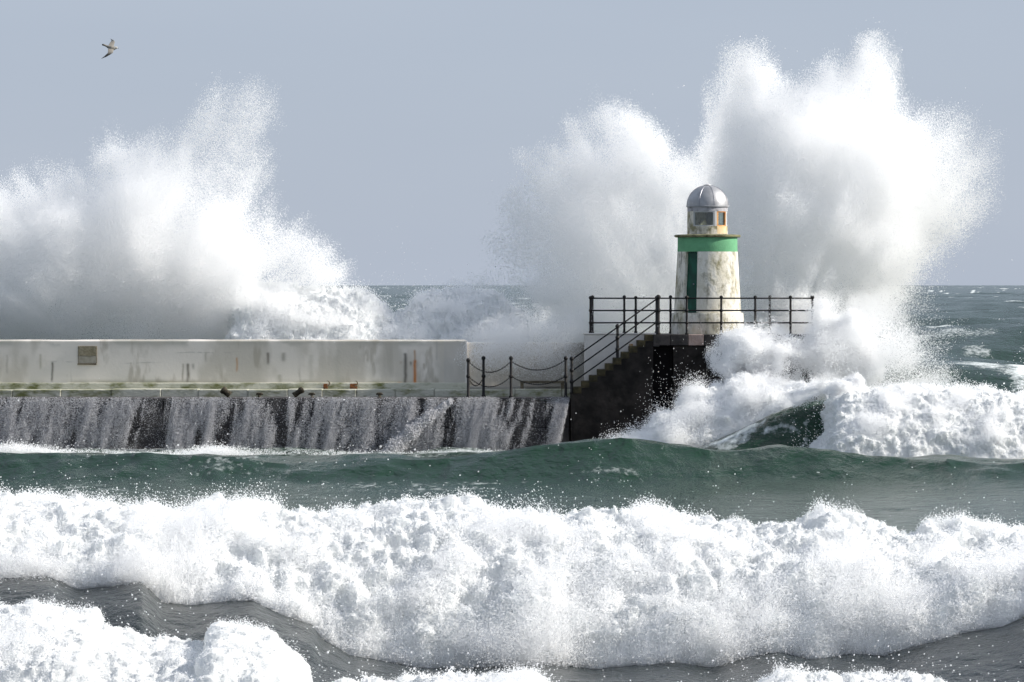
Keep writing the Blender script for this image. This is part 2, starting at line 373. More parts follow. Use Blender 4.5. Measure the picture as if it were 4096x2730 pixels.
# ------------------------------------------------------------------ pier head: platform, steps
head = empty('stone_platform', (PX(2280), 0, 0))
tag(head, 'dark wet masonry pier head with stepped flank under the lighthouse', 'platform')
zt = PZ(1339)                                     # platform floor
YF = -.25
xa, xb, xc, xend = PX(2285), PX(2605), PX(2692), PX(3270)
# stair flight
n_step = 10; run = (PX(2612)-PX(2293))/n_step; rise = (zt-PZ(1572))/n_step
for i in range(n_step):
    x0 = PX(2293)+i*run
    box('step', x0, x0+run+.02 if i < n_step-1 else PX(2612), YF+.02, 1.0, PZ(1572)+i*rise-.02, PZ(1572)+(i+1)*rise-(.004 if i == n_step-1 else 0), M_STEP, head, .018)
# stair flank, stepped prism below the treads
bm = bmesh.new()
prof = [(PX(2283), -1.8), (PX(2283), PZ(1576))]
for i in range(n_step):
    x0 = PX(2293)+i*run; z = PZ(1572)+i*rise-.025
    prof += [(x0+.004, z), (x0+run+.004, z)]
prof += [(PX(2605), -1.8)]
f = [bm.verts.new((a, YF, b)) for a, b in prof]; g = [bm.verts.new((a, .98, b)) for a, b in prof]
bm.faces.new(f); bm.faces.new(g[::-1])
for i in range(len(prof)): bm.faces.new((f[i], f[(i+1)%len(prof)], g[(i+1)%len(prof)], g[i]))
bm_obj('stair_flank', bm, M_DARK, head)
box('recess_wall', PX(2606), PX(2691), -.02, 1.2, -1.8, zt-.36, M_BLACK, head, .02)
# main block in courses
zc0 = zt - .32
bh = (zc0+1.8)/5
for r in range(5):
    x = xc
    while x < xend:
        w = random.uniform(.8, 1.5); x1 = min(x+w, xend)
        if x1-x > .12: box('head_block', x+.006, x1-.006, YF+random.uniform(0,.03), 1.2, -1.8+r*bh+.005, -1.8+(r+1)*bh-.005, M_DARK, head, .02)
        x += w
for a, b, m in ((2612, 2680, M_COPING), (2680, 2751, M_COPING), (2752, 2814, M_PINK), (2815, 2900, M_COPING), (2901, 2990, M_COPING), (2991, 3080, M_COPING), (3081, 3170, M_COPING), (3171, 3270, M_COPING)):
    o = box('coping_stone', PX(a)+.004, PX(b)-.004, YF-.05, .6, zc0+.004, zt, m, head, .015)
    if m is M_PINK: o['label'] = 'pale pinkish coping stone'
box('platform_floor', PX(2345), PX(2640), 1.65, 4.2, zc0-.3, zt-.006, M_COPING, head, .02)
box('platform_floor', PX(2640)+.01, xend, .605, 4.2, zc0-.3, zt-.006, M_COPING, head, .02)
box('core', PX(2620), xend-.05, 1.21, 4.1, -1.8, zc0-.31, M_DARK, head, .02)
box('white_wall', PX(2338, 1.0), PX(2640, 1.0), 1.01, 1.6, PZ(1600), zt-.01, M_WALLW, head, .03)
box('wall_cap', PX(2332, 1.0), PX(2640, 1.0), .985, 1.64, zt-.008, zt+.03, M_WALLW, head, .015)
box('rusty_bracket', PX(2516, 1), PX(2531, 1), .96, 1.02, PZ(1406), PZ(1378), mat('rust_bracket', (.40,.22,.08), .8, .2, col2=(.55,.46,.32), scale=9), head, .01)

# ------------------------------------------------------------------ lighthouse
LX, LY = PX(2830, 1.6), 1.6
house = empty('lighthouse', (LX, LY, zt))
tag(house, 'small round white lighthouse with green band and silver dome', 'lighthouse')
def moss_mat(name, base, seed, moss=(.20,.18,.08), dark=(.10,.09,.06), lo=.47, hi=.64):
    m = mat(name, base, .85, .2, bump=.35, bscale=10)
    n, l = m.node_tree.nodes, m.node_tree.links; b = n['Principled BSDF']
    t = n.new('ShaderNodeTexCoord')
    def z(scale, stretch, lo, hi, col, prev, off):
        mpn = n.new('ShaderNodeMapping'); mpn.inputs['Scale'].default_value = stretch; mpn.inputs['Location'].default_value = (off, seed, off)
        q = n.new('ShaderNodeTexNoise'); q.inputs['Scale'].default_value = scale; q.inputs['Detail'].default_value = 8; q.inputs['Roughness'].default_value = .65
        mr = n.new('ShaderNodeMapRange'); mr.inputs['From Min'].default_value = lo; mr.inputs['From Max'].default_value = hi; mr.inputs['To Max'].default_value = .85
        x = n.new('ShaderNodeMix'); x.data_type = 'RGBA'
        l.new(t.outputs['Object'], mpn.inputs[0]); l.new(mpn.outputs[0], q.inputs['Vector']); l.new(q.outputs['Fac'], mr.inputs['Value']); l.new(mr.outputs[0], x.inputs[0])
        if prev is None: x.inputs[6].default_value = (*base, 1)
        else: l.new(prev, x.inputs[6])
        x.inputs[7].default_value = (*col, 1); return x.outputs[2]
    c = z(1.5, (1,1,.55), lo-.04, hi+.02, (.52,.47,.33), None, 3.0)
    c = z(3.2, (1,1,.7), lo+.03, hi+.03, moss, c, 7.0)
    c = z(6.0, (1,1,.35), lo+.07, hi+.08, dark, c, 1.0)
    l.new(c, b.inputs['Base Color']); return m
M_TOWER = moss_mat('mossy_white_tower', (.76,.73,.66), 1.7)
M_LANT = moss_mat('mossy_lantern_wall', (.70,.66,.58), 4.2, lo=.44, hi=.58)
M_GREEN = mat('green_band_paint', (.17,.43,.23), .75, .2, col2=(.13,.34,.18), scale=2, bump=.15)
M_DOOR = mat('dark_green_door', (.004,.085,.05), .5, .4, col2=(.003,.05,.03), scale=3)
M_LIP = mat('mossy_gallery', (.24,.23,.13), .85, .2, col2=(.08,.075,.04), scale=4, bump=.5)
M_DOME = mat('silver_dome', (.46,.46,.47), .5, .5, metal=.6, col2=(.34,.34,.35), scale=2.5, bump=.06, bscale=5)
M_SEAM = mat('dome_seam', (.30,.30,.33), .4, .5, metal=.8)
M_RUST = mat('rusty_window_frame', (.62,.24,.07), .8, .2, col2=(.70,.42,.18), scale=6)
M_FRAME = mat('pale_window_frame', (.52,.52,.52), .6, .3)
M_RUSTW = mat('rust_washed_wall', (.72,.50,.24), .85, .2, col2=(.70,.60,.42), scale=4)
def glass_mat():
    m = bpy.data.materials.new('lantern_glass'); m.use_nodes = True
    n, l = m.node_tree.nodes, m.node_tree.links; n.remove(n['Principled BSDF'])
    t = n.new('ShaderNodeBsdfTransparent'); t.inputs[0].default_value = (.86,.9,.88,1); g = n.new('ShaderNodeBsdfGlossy'); g.inputs['Roughness'].default_value = .08; g.inputs[0].default_value = (.8,.8,.8,1)
    x = n.new('ShaderNodeMixShader'); x.inputs[0].default_value = .07
    l.new(t.outputs[0], x.inputs[1]); l.new(g.outputs[0], x.inputs[2]); l.new(x.outputs[0], n['Material Output'].inputs[0]); return m
M_GLASS = glass_mat()
def zl(py): return PZ(py, LY) - zt
A = lambda deg: math.radians(-90 + deg)      # 0 = towards the camera, + = to the right
def arc_wall(bm, prof, a0, a1, thick, seg):
    """closed curved wall piece between two angles; prof: (r, z) bottom to top"""
    rr = []
    for k in range(seg+1):
        a = A(a0 + (a1-a0)*k/seg); c, s = math.cos(a), math.sin(a)
        o = [bm.verts.new((r*c, r*s, z)) for r, z in prof]; i = [bm.verts.new(((r-thick)*c, (r-thick)*s, z)) for r, z in prof]
        rr.append((o, i))
    for (o0, i0), (o1, i1) in zip(rr, rr[1:]):
        for j in range(len(prof)-1):
            bm.faces.new((o0[j], o1[j], o1[j+1], o0[j+1])); bm.faces.new((i0[j], i0[j+1], i1[j+1], i1[j]))
        bm.faces.new((o0[-1], o1[-1], i1[-1], i0[-1])); bm.faces.new((o0[0], i0[0], i1[0], o1[0]))
    for (o, i) in (rr[0], rr[-1]):
        for j in range(len(prof)-1): bm.faces.new((o[j], o[j+1], i[j+1], i[j]))
def local(name, bm, m, parent, smooth=False):
    me = bpy.data.meshes.new(name); bmesh.ops.recalc_face_normals(bm, faces=bm.faces); bm.to_mesh(me); bm.free(); me.materials.append(m)
    o = bpy.data.objects.new(name, me); COL.objects.link(o); o.parent = parent
    if smooth:
        me.polygons.foreach_set('use_smooth', [True]*len(me.polygons)); me.set_sharp_from_angle(angle=math.radians(40))
    return o
S = 151.6/FPX
z_pl, z_ba, z_gal, z_lan, z_win0, z_win1, z_dom = zl(1252), zl(1008), zl(944), zl(943), zl(906), zl(847), zl(826)
rb, rt = 134*S, 121*S
bm = bmesh.new(); lathe_bm(bm, [(145*S, 0.0), (145*S, z_pl*.5), (143.5*S, z_pl-.02), (142*S, z_pl)], (0,0,0), 64); local('base_drum', bm, M_TOWER, house, True)
bm = bmesh.new()                                   # tower wall with the door opening left free
zs = [z_pl+.001 + (z_ba-z_pl)*k/6 for k in range(7)]
pr = [(rb+(rt-rb)*k/6, z) for k, z in enumerate(zs)]
arc_wall(bm, pr, -21.5, 312, .20, 90); local('tower_wall', bm, M_TOWER, house, True)
bm = bmesh.new(); arc_wall(bm, [(rb-.10, z_pl+.01), (rt-.10, z_ba-.01)], -49, -20, .04, 8)
door = local('door', bm, M_DOOR, house, True)
bm = bmesh.new(); bmesh.ops.create_uvsphere(bm, u_segments=8, v_segments=6, radius=.025); bmesh.ops.translate(bm, vec=((rb-.085)*math.cos(A(-29)), (rb-.085)*math.sin(A(-29)), z_pl+.85), verts=bm.verts); local('door_knob', bm, M_SEAM, door)
bm = bmesh.new(); lathe_bm(bm, [(rt-.3, z_ba-.002), (119.5*S, z_ba+.001), (120.2*S, z_ba+.02), (119.2*S, z_gal-.06), (119*S, z_gal-.05), (rt-.3, z_gal-.05)], (0,0,0), 72); local('green_band', bm, M_GREEN, house, True)
bm = bmesh.new(); lathe_bm(bm, [(118*S, z_gal-.052), (128*S, z_gal-.05), (132*S, z_gal-.03), (132.5*S, z_gal+.01), (128*S, z_gal+.03), (70*S, z_gal+.045)], (0,0,0), 72); local('gallery_slab', bm, M_LIP, house, True)
rl = 81*S
bm = bmesh.new(); arc_wall(bm, [(rl+.012, z_lan), (rl, z_lan+.06), (rl, z_win0)], 24, 384, .1, 72)
lw = local('lantern_wall', bm, M_LANT, house, True)
bm = bmesh.new(); arc_wall(bm, [(rl+.003, z_lan+.05), (rl+.004, z_win0-.002)], 26, 68, .02, 10); o = local('rust_wash', bm, M_RUSTW, lw, True); o['label'] = 'orange rust wash below the right window'
bm = bmesh.new(); arc_wall(bm, [(rl, z_win1), (rl, z_dom-.002)], 0, 360, .08, 72); local('lantern_head', bm, mat('grey_lantern_head', (.42,.41,.43), .7, .3, col2=(.16,.15,.14), scale=7, ramp=(.5,.7)), house, True)
openings = [(-47, 18), (25, 63), (70, 110), (116, 176)]
for i, (a0, a1) in enumerate(openings):            # masonry piers between the panes
    b0 = a1; b1 = openings[(i+1) % len(openings)][0] + (360 if i == len(openings)-1 else 0)
    bm = bmesh.new(); arc_wall(bm, [(rl-.001, z_win0-.001), (rl-.001, z_win1+.001)], b0, b1, .085, max(2, int((b1-b0)/5)))
    local('lantern_pier', bm, M_LANT if b1-b0 > 20 else M_FRAME, house, True)
    fm = M_RUST if i == 1 else M_FRAME
    wp = empty('window'); wp.parent = house
    bm = bmesh.new(); t = 3.4
    arc_wall(bm, [(rl-.012, z_win0), (rl-.012, z_win0+.028)], a0, a1, .05, 12); arc_wall(bm, [(rl-.012, z_win1-.028), (rl-.012, z_win1)], a0, a1, .05, 12)
    arc_wall(bm, [(rl-.010, z_win0+.027), (rl-.010, z_win1-.027)], a0, a0+t*(1.7 if i == 1 else 1), .052, 2); arc_wall(bm, [(rl-.010, z_win0+.027), (rl-.010, z_win1-.027)], a1-t, a1, .052, 2)
    local('window_frame', bm, fm, wp)
    bm = bmesh.new(); arc_wall(bm, [(rl-.034, z_win0+.02), (rl-.034, z_win1-.02)], a0+1, a1-1, .006, 14); local('pane', bm, M_GLASS, wp, True)
bm = bmesh.new(); zm = (z_win0+z_win1)/2
lathe_bm(bm, [(.07, z_lan+.1), (.07, z_win0+.05), (.11, z_win0+.08), (.13, zm), (.11, z_win1-.08), (.07, z_win1-.04), (.03, z_win1+.05)], (.08,0,0), 20); local('lamp', bm, mat('lamp_lens', (.10,.11,.10), .15, .6), house, True)
# dome
rd = 84*S; hd = 82*S
bm = bmesh.new(); pr = [(rd*.97, z_dom-.03), (rd+.012, z_dom-.025), (rd+.015, z_dom+.01), (rd, z_dom+.022)]
for k in range(1, 15):
    t = k/15*math.pi/2; pr.append((rd*math.cos(t), z_dom+.022+hd*math.sin(t)*.985))
pr += [(.11, z_dom+.022+hd*.985), (.10, z_dom+hd+.03), (.04, z_dom+hd+.04)]
lathe_bm(bm, pr, (0,0,0), 64); dome = local('dome', bm, M_DOME, house, True)
for a in (-80, -25, 17, 75, 130, 185, 235):
    bm = bmesh.new(); pts = []
    for k in range(16):
        t = k/16*math.pi/2*.98; r = rd*math.cos(t)+.004; pts.append((r*math.cos(A(a)), r*math.sin(A(a)), z_dom+.022+hd*math.sin(t)*.985+.003))
    tube_bm(bm, pts, .006, 6); local('seam', bm, M_SEAM, dome)

# ------------------------------------------------------------------ railings
M_IRON = mat('black_wet_iron', (.008,.008,.009), .5, .25, col2=(.018,.015,.013), scale=5, bump=.2)
def post_bm(x, y, z0, z1, r=.032, balls=()):
    bm = bmesh.new(); tube_bm(bm, [(x,y,z0), (x,y,z0+.05), (x,y,z0+.06), (x,y,z1)], [r*1.5, r*1.4, r, r*.9], 10)
    for z in list(balls) + [z1]:
        g = bmesh.ops.create_uvsphere(bm, u_segments=10, v_segments=7, radius=r*1.55); bmesh.ops.translate(bm, vec=(x,y,z), verts=g['verts'])
    return bm
def railing(name, label, posts, Y, ztop, zs_rails, z0, ext=(0,0), group=None, thick=()):
    e = empty(name, (PX(posts[0], Y), Y, z0)); tag(e, label, 'railing', group)
    for p in posts:
        bm_obj('post', post_bm(PX(p, Y), Y, z0, ztop, .05 if p in thick else .036, zs_rails[1:]), M_IRON, e, True)
    for z in zs_rails:
        bm = bmesh.new(); tube_bm(bm, [(PX(posts[0]-ext[0], Y), Y, z), (PX(posts[-1]+ext[1], Y), Y, z)], .022, 8); bm_obj('rail', bm, M_IRON, e, True)
    return e
rz = lambda Y: (PZ(1194, Y), PZ(1243, Y), PZ(1292, Y))
railing('railing', 'black iron railing along the front edge before the lighthouse', (2633, 2747, 2885, 3021, 3162, 3250), -.1, PZ(1190), rz(-.1), zt, (0, 6), thick=(2633,))
railing('railing', 'short black railing above the white wall left of the stairs', (2362, 2543, 2626), 1.35, PZ(1192, 1.35), rz(1.35), zt+.03, (6, 0))
railing('railing', 'black railing at the far seaward side behind the lighthouse', (2370, 2497, 2682, 2729, 3079, 3246), 3.9, PZ(1189, 3.9), rz(3.9), zt-.006, (0, 4))
e = empty('handrail', (PX(2287), -.05, PZ(1572))); tag(e, 'sloping black iron handrail climbing the stone steps', 'handrail')
Yh = -.1
pp = [(2287, 1436, 1574), (2470, 1306, 1436)]
for px, a, b in pp:
    zz = PZ(b, Yh); bm_obj('post', post_bm(PX(px, Yh), Yh, zz-.02, PZ(a, Yh), .045, [PZ(a+46, Yh), PZ(a+92, Yh)]), M_IRON, e, True)
for dy in (4, 50, 97):
    bm = bmesh.new(); tube_bm(bm, [(PX(2287, Yh), Yh, PZ(1436+dy, Yh)), (PX(2470, Yh), Yh, PZ(1306+dy, Yh)), (PX(2628, Yh), Yh, PZ(1192+dy, Yh))], .021, 8); bm_obj('rail', bm, M_IRON, e, True)
# chain fence
e = empty('chain_fence', (PX(1873), .2, zq)); tag(e, 'low fence of black iron posts with hanging chains on the quay', 'fence')
cf = {1873: (.2, 1442), 1934: (1.1, 1434), 2044: (.2, 1434), 2263: (.2, 1434)}
for p, (Y, t) in cf.items():
    bm_obj('post', post_bm(PX(p, Y), Y, zq, PZ(t, Y), .043, [PZ(1506, Y)]), M_IRON, e, True)
def chain(p, q, ya, yb, ymin):
    (Ya, _), (Yb, _) = cf[p], cf[q]; a, b = Vector(P(p, ya, Ya)), Vector(P(q, yb, Yb)); zmin = PZ(ymin, .2)
    sag = (a.z+b.z)/2 - zmin; n = max(8, int((b-a).length/.034)); bm = bmesh.new()
    f = lambda t: a.lerp(b, t) - Vector((0,0,sag*4*t*(1-t)))
    for k in range(n):
        c = f((k+.5)/n); d = (f((k+1)/n)-f(k/n)).normalized(); s = d.cross(Vector((0,1,0))).normalized() if k % 2 else d.cross(d.cross(Vector((0,1,0)))).normalized()
        L, W = .032, .016; ring = [c+d*(L*math.cos(t))+s*(W*math.sin(t)) for t in [2*math.pi*j/8 for j in range(8)]]
        tube_bm(bm, ring+[ring[0]], .0065, 5, False)
    bm_obj('chain', bm, M_IRON, e, True)
chain(1873, 2044, 1446, 1446, 1490); chain(2044, 2263, 1446, 1440, 1481); chain(1873, 2044, 1506, 1506, 1548); chain(2044, 2263, 1506, 1505, 1539); chain(1873, 1934, 1512, 1510, 1545)

# ------------------------------------------------------------------ small things on the quay
M_BENCH = mat('weathered_rail', (.12,.10,.07), .8, .2, col2=(.20,.17,.12), scale=5)
e = empty('bench', (PX(2088, 2.4), 2.4, zq)); tag(e, 'low brown bench against the grey wall behind the chains', 'bench')
box('seat', PX(2080, 2.4), PX(2262, 2.4), 2.2, 2.55, PZ(1534, 2.4), PZ(1524, 2.4), M_BENCH, e, .01)
for p in (2088, 2250): box('leg', PX(p, 2.4)-.05, PX(p, 2.4)+.05, 2.25, 2.5, zq, PZ(1534, 2.4), M_BENCH, e, .01)
M_BOLL = mat('mossy_bollard', (.025,.020,.012), .75, .3, col2=(.075,.06,.035), scale=7, bump=.7, bscale=14)
def bollard(px, py, w, h, tilt, label):
    Y = .35; c = P(px, py, Y); o = empty('bollard', (c[0], Y, zq)); tag(o, label, 'bollard', 'iron bollards on the quay edge')
    bm = bmesh.new(); lathe_bm(bm, [(w*.40, -h*.5), (w*.42, -h*.42), (w*.35, -h*.25), (w*.34, h*.08), (w*.42, h*.2), (w*.45, h*.34), (w*.36, h*.46), (w*.12, h*.5)], (0,0,0), 14)
    bmesh.ops.rotate(bm, cent=(0,0,0), matrix=Matrix.Rotation(tilt, 3, 'Y'), verts=bm.verts)
    zmin = min(v.co.z for v in bm.verts); bmesh.ops.translate(bm, vec=(0, 0, -zmin-.02), verts=bm.verts); local('bollard_body', bm, M_BOLL, o, True)
bollard(903, 1572, .27, .31, -.9, 'dark mossy bollard on the quay edge, left one of two')
bollard(1194, 1580, .23, .35, .95, 'dark leaning bollard on the quay edge left of the mooring rings')
M_ORANGE = mat('rust_patch', (.26,.09,.03), .8, .2, col2=(.14,.07,.035), scale=14, bump=.5)
for px, w, label in ((1302, .13, 'small rusty mooring ring on the plinth, the left one'), (1414, .22, 'larger rusty mooring ring on the plinth, the right one')):
    c = P(px, 1548, 2.4); o = empty('mooring_ring', (c[0], 2.42, c[2])); tag(o, label, 'mooring ring', 'mooring rings on the plinth')
    bm = bmesh.new(); box_bm(bm, -w/2, w/2, 0, .05, -.07, .09, .02); local('plate', bm, M_ORANGE, o)
    bm = bmesh.new(); ring = [(.06+.06*math.cos(t), -.03, .10+.075*math.sin(t)) for t in [-1.9+3.9*j/12 for j in range(13)]]; tube_bm(bm, ring, [.022]*8+[.018,.015,.012,.009,.006], 6); local('ring', bm, M_BENCH, o, True)
for px, label in ((1038, 'small dark cleat on the kerb right of the left bollard'), (1247, 'small mossy cleat on the kerb between bollard and rusty ring'), (1518, 'small dark cleat at the quay edge right of the rusty rings')):
    o = empty('cleat', (PX(px, .5), .5, zq)); tag(o, label, 'cleat', 'cleats on the quay')
    bm = bmesh.new(); tube_bm(bm, [(0,0,-.01), (0,0,.09)], [.06,.035], 8); local('stem', bm, M_BOLL, o)
    bm = bmesh.new(); tube_bm(bm, [(-.1,0,.085), (-.05,0,.11), (.05,0,.11), (.1,0,.085)], [.02,.035,.035,.02], 8); local('horns', bm, M_BOLL, o)
o = empty('wall_plaque', (PX(350, 2.7), 2.69, PZ(1458, 2.7))); tag(o, 'square mossy brown plaque set in the white parapet', 'plaque')
x0, x1 = PX(314, 2.7), PX(386, 2.7)
M_PLQ = mat('plaque_lower', (.46,.42,.35), .85, .2, col2=(.36,.32,.25), scale=7)
box('panel', x0, x1, 2.655, 2.70, PZ(1424, 2.7), PZ(1385, 2.7), mat('plaque_stone', (.23,.20,.13), .85, .2, col2=(.33,.29,.21), scale=6, bump=.6), o, .006)
box('lower_panel', x0, x1, 2.672, 2.70, PZ(1454, 2.7), PZ(1425, 2.7), M_PLQ, o, .004)
box('sill', x0-.03, x1, 2.65, 2.70, PZ(1460, 2.7), PZ(1454.5, 2.7), M_BENCH, o, .006)
for xx in (x0-.012, x1): box('jamb', xx, xx+.012, 2.66, 2.70, PZ(1454, 2.7), PZ(1385, 2.7), M_BENCH, o, .002)
print('built', round(time.time()-T0, 1))

# ------------------------------------------------------------------ gull
def gull():
    Y = 0.0; c0 = (440, 195)
    q = lambda px, py, y=0.: Vector(((px-c0[0])/136, y, -(py-c0[1])/136))
    bm = bmesh.new()
    tube_bm(bm, [q(409,180), q(416,181), q(427,186), q(436,190), q(446,194), q(456,195), q(463,193), q(468,192.5), q(471,193)], [.022,.03,.03,.05,.075,.06,.042,.040,.012], 12)
    tube_bm(bm, [q(469,193), q(473,194), q(477,196.5)], [.014,.011,.003], 6)
    def wing(st):
        rings = []
        for (lx, ly, tx, ty, y, th) in st:
            L, T = q(lx, ly, y), q(tx, ty, y+.02); m = (L+T)/2; h = (T-L)/2; up = Vector((0, 1, .0))*th
            rings.append([bm.verts.new(m + h*math.cos(t) + up*math.sin(t)*(1 if math.cos(t) < 0 else .7)) for t in [2*math.pi*k/10 for k in range(10)]])
        for a, b in zip(rings, rings[1:]):
            for k in range(10): bm.faces.new((a[k], a[(k+1)%10], b[(k+1)%10], b[k]))
        bm.faces.new(rings[0]); bm.faces.new(rings[-1])
    wing([(456,196,432,188,0,.03), (457,206,433,200,-.12,.022), (457,214,434,213,-.24,.018), (448,221,427,222,-.32,.015), (432,231,417,232,-.38,.012), (410,240,408,239,-.42,.007)])
    wing([(455,192,433,186,0,.03), (457,180,435,176,.12,.022), (459,168,438,168,.24,.018), (454,160,441,163,.32,.015), (447,157,441,157,.36,.012), (431,150,430,149,.42,.008)])
    me = bpy.data.meshes.new('gull'); bmesh.ops.recalc_face_normals(bm, faces=bm.faces); bm.to_mesh(me); bm.free()
    tmp = bpy.data.objects.new('gull', me); COL.objects.link(tmp)
    md = tmp.modifiers.new('r', 'REMESH'); md.mode = 'VOXEL'; md.voxel_size = .009
    s = tmp.modifiers.new('s', 'SMOOTH'); s.factor = .5; s.iterations = 1
    dg = bpy.context.evaluated_depsgraph_get(); m2 = bpy.data.meshes.new_from_object(tmp.evaluated_get(dg)); bpy.data.objects.remove(tmp)
    n = len(m2.vertices); co = np.empty(n*3, np.float32); m2.vertices.foreach_get('co', co); co = co.reshape(-1, 3)
    px, py = co[:,0]*136+c0[0], -co[:,2]*136+c0[1]
    col = np.tile(np.array([.26,.24,.21,1], np.float32), (n, 1))
    def lay(c, a): col[:, :3] = col[:, :3]*(1-a[:, None]) + np.array(c)*a[:, None]
    lay((.48,.46,.42), sstep(456, 464, px)*(np.abs(py-193) < 8)); lay((.10,.09,.08), sstep(470, 473, px))
    lay((.02,.02,.02), 1-sstep(413, 418, px)*1.0 if False else (1-sstep(411, 418, px))*(py < 195))
    lay((.03,.03,.028), sstep(208, 224, py)); lay((.20,.20,.19), 1-sstep(158, 170, py)); lay((.05,.05,.05), (1-sstep(152, 158, py)))
    at = m2.color_attributes.new('plumage', 'FLOAT_COLOR', 'POINT'); at.data.foreach_set('color', col.ravel())
    m2.polygons.foreach_set('use_smooth', [True]*len(m2.polygons)); m2.materials.clear()
    m2.materials.append(attr_mat('gull_plumage', 'plumage', .9, .1, .1, 60))
    o = bpy.data.objects.new('gull', m2); COL.objects.link(o); o.location = P(*c0, Y)
    tag(o, 'gull with dark wing tips gliding in the grey sky', 'gull')
gull()

# ------------------------------------------------------------------ breaking waves: foam bodies with droplet shells
def breaker(name, label, px0, px1, ncol, crest, base_d, depth, nrow, amp, n_pts, rad, fuzz, back=1.6, zbase=-.15, base_py=None, seed=0., ends=(0,0), crest_d=None, lean=.0, spike=1.0, billow_s=1.0, n_drops=0, drop_r=.012, fade_t=0.0, mat_core=None, parent=None, jets=0, jet_h=1.0):
    u = np.linspace(px0, px1, ncol); db = base_d(u)
    if base_py is not None: zbase = CAM_H - (base_py(u)-1140)/FPX*db + .22*(fbm(u*.02+seed, 8.1, 3.2, 4, .6)-.5)
    du = u[1]-u[0]
    def gs(a, w):
        k = int(w/du)*3; g = np.exp(-(np.arange(-k, k+1)*du/w)**2); return np.convolve(np.pad(a, k, 'edge'), g/g.sum(), 'valid')
    dc = gs(db, 420) + depth(u) if callable(depth) else gs(db, 600) + depth
    db = gs(db, 190) + .5*(fbm(u*.011+seed, 4.4, 2.2, 4, .6)-.5)*min(1.0, amp/.2)
    zc = CAM_H - (crest(u)-1140)/FPX*dc - amp*.55
    if ends[0]: zc = zbase + (zc-zbase)*sstep(px0, px0+ends[0], u)
    if ends[1]: zc = zbase + (zc-zbase)*(1-sstep(px1-ends[1], px1, u))
    t = np.concatenate([np.linspace(0, 1, int(nrow*.78)), np.linspace(1, 1.35, nrow-int(nrow*.78))[1:]])
    Tg, Ug = np.meshgrid(t, u, indexing='ij'); Db, Dc, Zc = [np.broadcast_to(a, Tg.shape) for a in (db, dc, zc)]
    tt = np.clip(Tg, 0, 1); s = np.sin(tt*math.pi/2)
    D = Db + (Dc-Db)*(1-np.cos(tt*math.pi/2))**(1.0) ; Z = zbase + (Zc-zbase)*s
    bk = np.clip((Tg-1)/.35, 0, 1); D = D + back*bk; Z = Z - (Zc-zbase)*(.75*bk**1.4)
    X = (Ug-2048)/FPX*(Db + (Dc-Db)*.5); Y = D - DIST
    # puffs
    def normals(V):
        du = np.gradient(V, axis=1); dt = np.gradient(V, axis=0); n = np.cross(du, dt); n /= np.linalg.norm(n, axis=-1, keepdims=True)+1e-9
        n[n[..., 1] > .97] *= 1; return n
    V = np.stack([X, Y, Z], -1); N = normals(V)
    if np.mean(N[..., 2]) < 0: N = -N
    k = billow_s
    wx = .5*(fbm(X*.9, Y*.9+4, Z*.9+seed, 2)-.5); b1 = billow((X+wx)*1.0*k+seed, Y*1.0*k, (Z-wx)*1.5*k, 2); b2 = billow(X*2.3*k+seed, Y*2.3*k+3, Z*2.3*k, 3, .55); b3 = fbm(X*11+seed, Y*11, Z*11, 2)
    b0 = fbm(X*.55*k+seed, Y*.55*k+Z*.9, Z*1.1*k, 3)
    b4 = fbm(X*5.5+seed, Y*5.5, Z*5.5+2, 3, .6)
    disp = amp*((b1-.5)*.40 + (b0-.5)*.8 + (b2-.5)*.6 + (b4-.5)*.95 + (b3-.5)*.4)
    disp = disp*np.minimum(1, .35 + Tg*3)
    V = V + N*disp[..., None]; N = normals(V)
    if np.mean(N[..., 2]) < 0: N = -N
    core = grid_mesh(name, V, mat_core or M_FOAM, parent)
    tag(core, label, 'wave', kind='stuff')
    # droplet shell
    sp = sstep(.46, .74, fbm(X*1.5+seed, Y*1.5+9, Z*1.9, 4, .6))
    fz = fuzz*(1-.62*sstep(.66, .95, Tg))*(.3 + 2.3*sp**1.5*spike)*(1 + fade_t*.9*(1-sstep(.05, .35, Tg)))*(1 + .25*sstep(.8, 1.0, Tg)*(1-bk))
    R, C = Tg.shape
    w = (.35 + sp)*(1-.8*bk)
    if fade_t: w = w*(1 + fade_t*(1-sstep(0, .25, Tg)))
    cw = np.cumsum(w.ravel()); idx = np.searchsorted(cw, rng.random(n_pts)*cw[-1])
    r, c = np.minimum(idx//C, R-2), np.minimum(idx % C, C-2); fr, fc = rng.random(n_pts)[:, None], rng.random(n_pts)[:, None]
    p = V[r, c]*(1-fr)*(1-fc) + V[r+1, c]*fr*(1-fc) + V[r, c+1]*(1-fr)*fc + V[r+1, c+1]*fr*fc
    nn = N[r, c]; e = np.minimum(rng.exponential(1, n_pts), 3.2)*fz[r, c]
    up = np.array([.12, -.25, .75]); dr = nn*.75 + up*.55 + rng.normal(size=(n_pts, 3))*.22
    p = p + dr*e[:, None]; p[:, 2] = np.maximum(p[:, 2], np.min(zbase)-.1)
    droplets('foam_spray', p, logn(n_pts, rad), M_DROP, core)
    if n_drops:                                    # thrown drops over and in front of the crest
        r = rng.integers(0, R-1, n_drops); c = rng.integers(0, C-1, n_drops)
        clump = sstep(.52, .72, fbm(u*.006+seed, 1.5, 2.5, 3)); c = np.searchsorted(np.cumsum(.12+clump), rng.random(n_drops)*np.sum(.12+clump)).clip(0, C-2)
        r = (int(nrow*.78)*np.clip(1-rng.exponential(.25, n_drops), 0, 1)).astype(int).clip(0, R-2)
        p = V[r, c] + np.stack([rng.normal(size=n_drops)*.25, -np.abs(rng.normal(size=n_drops))*.5, rng.exponential(.30, n_drops)*(1+clump[c])], -1)
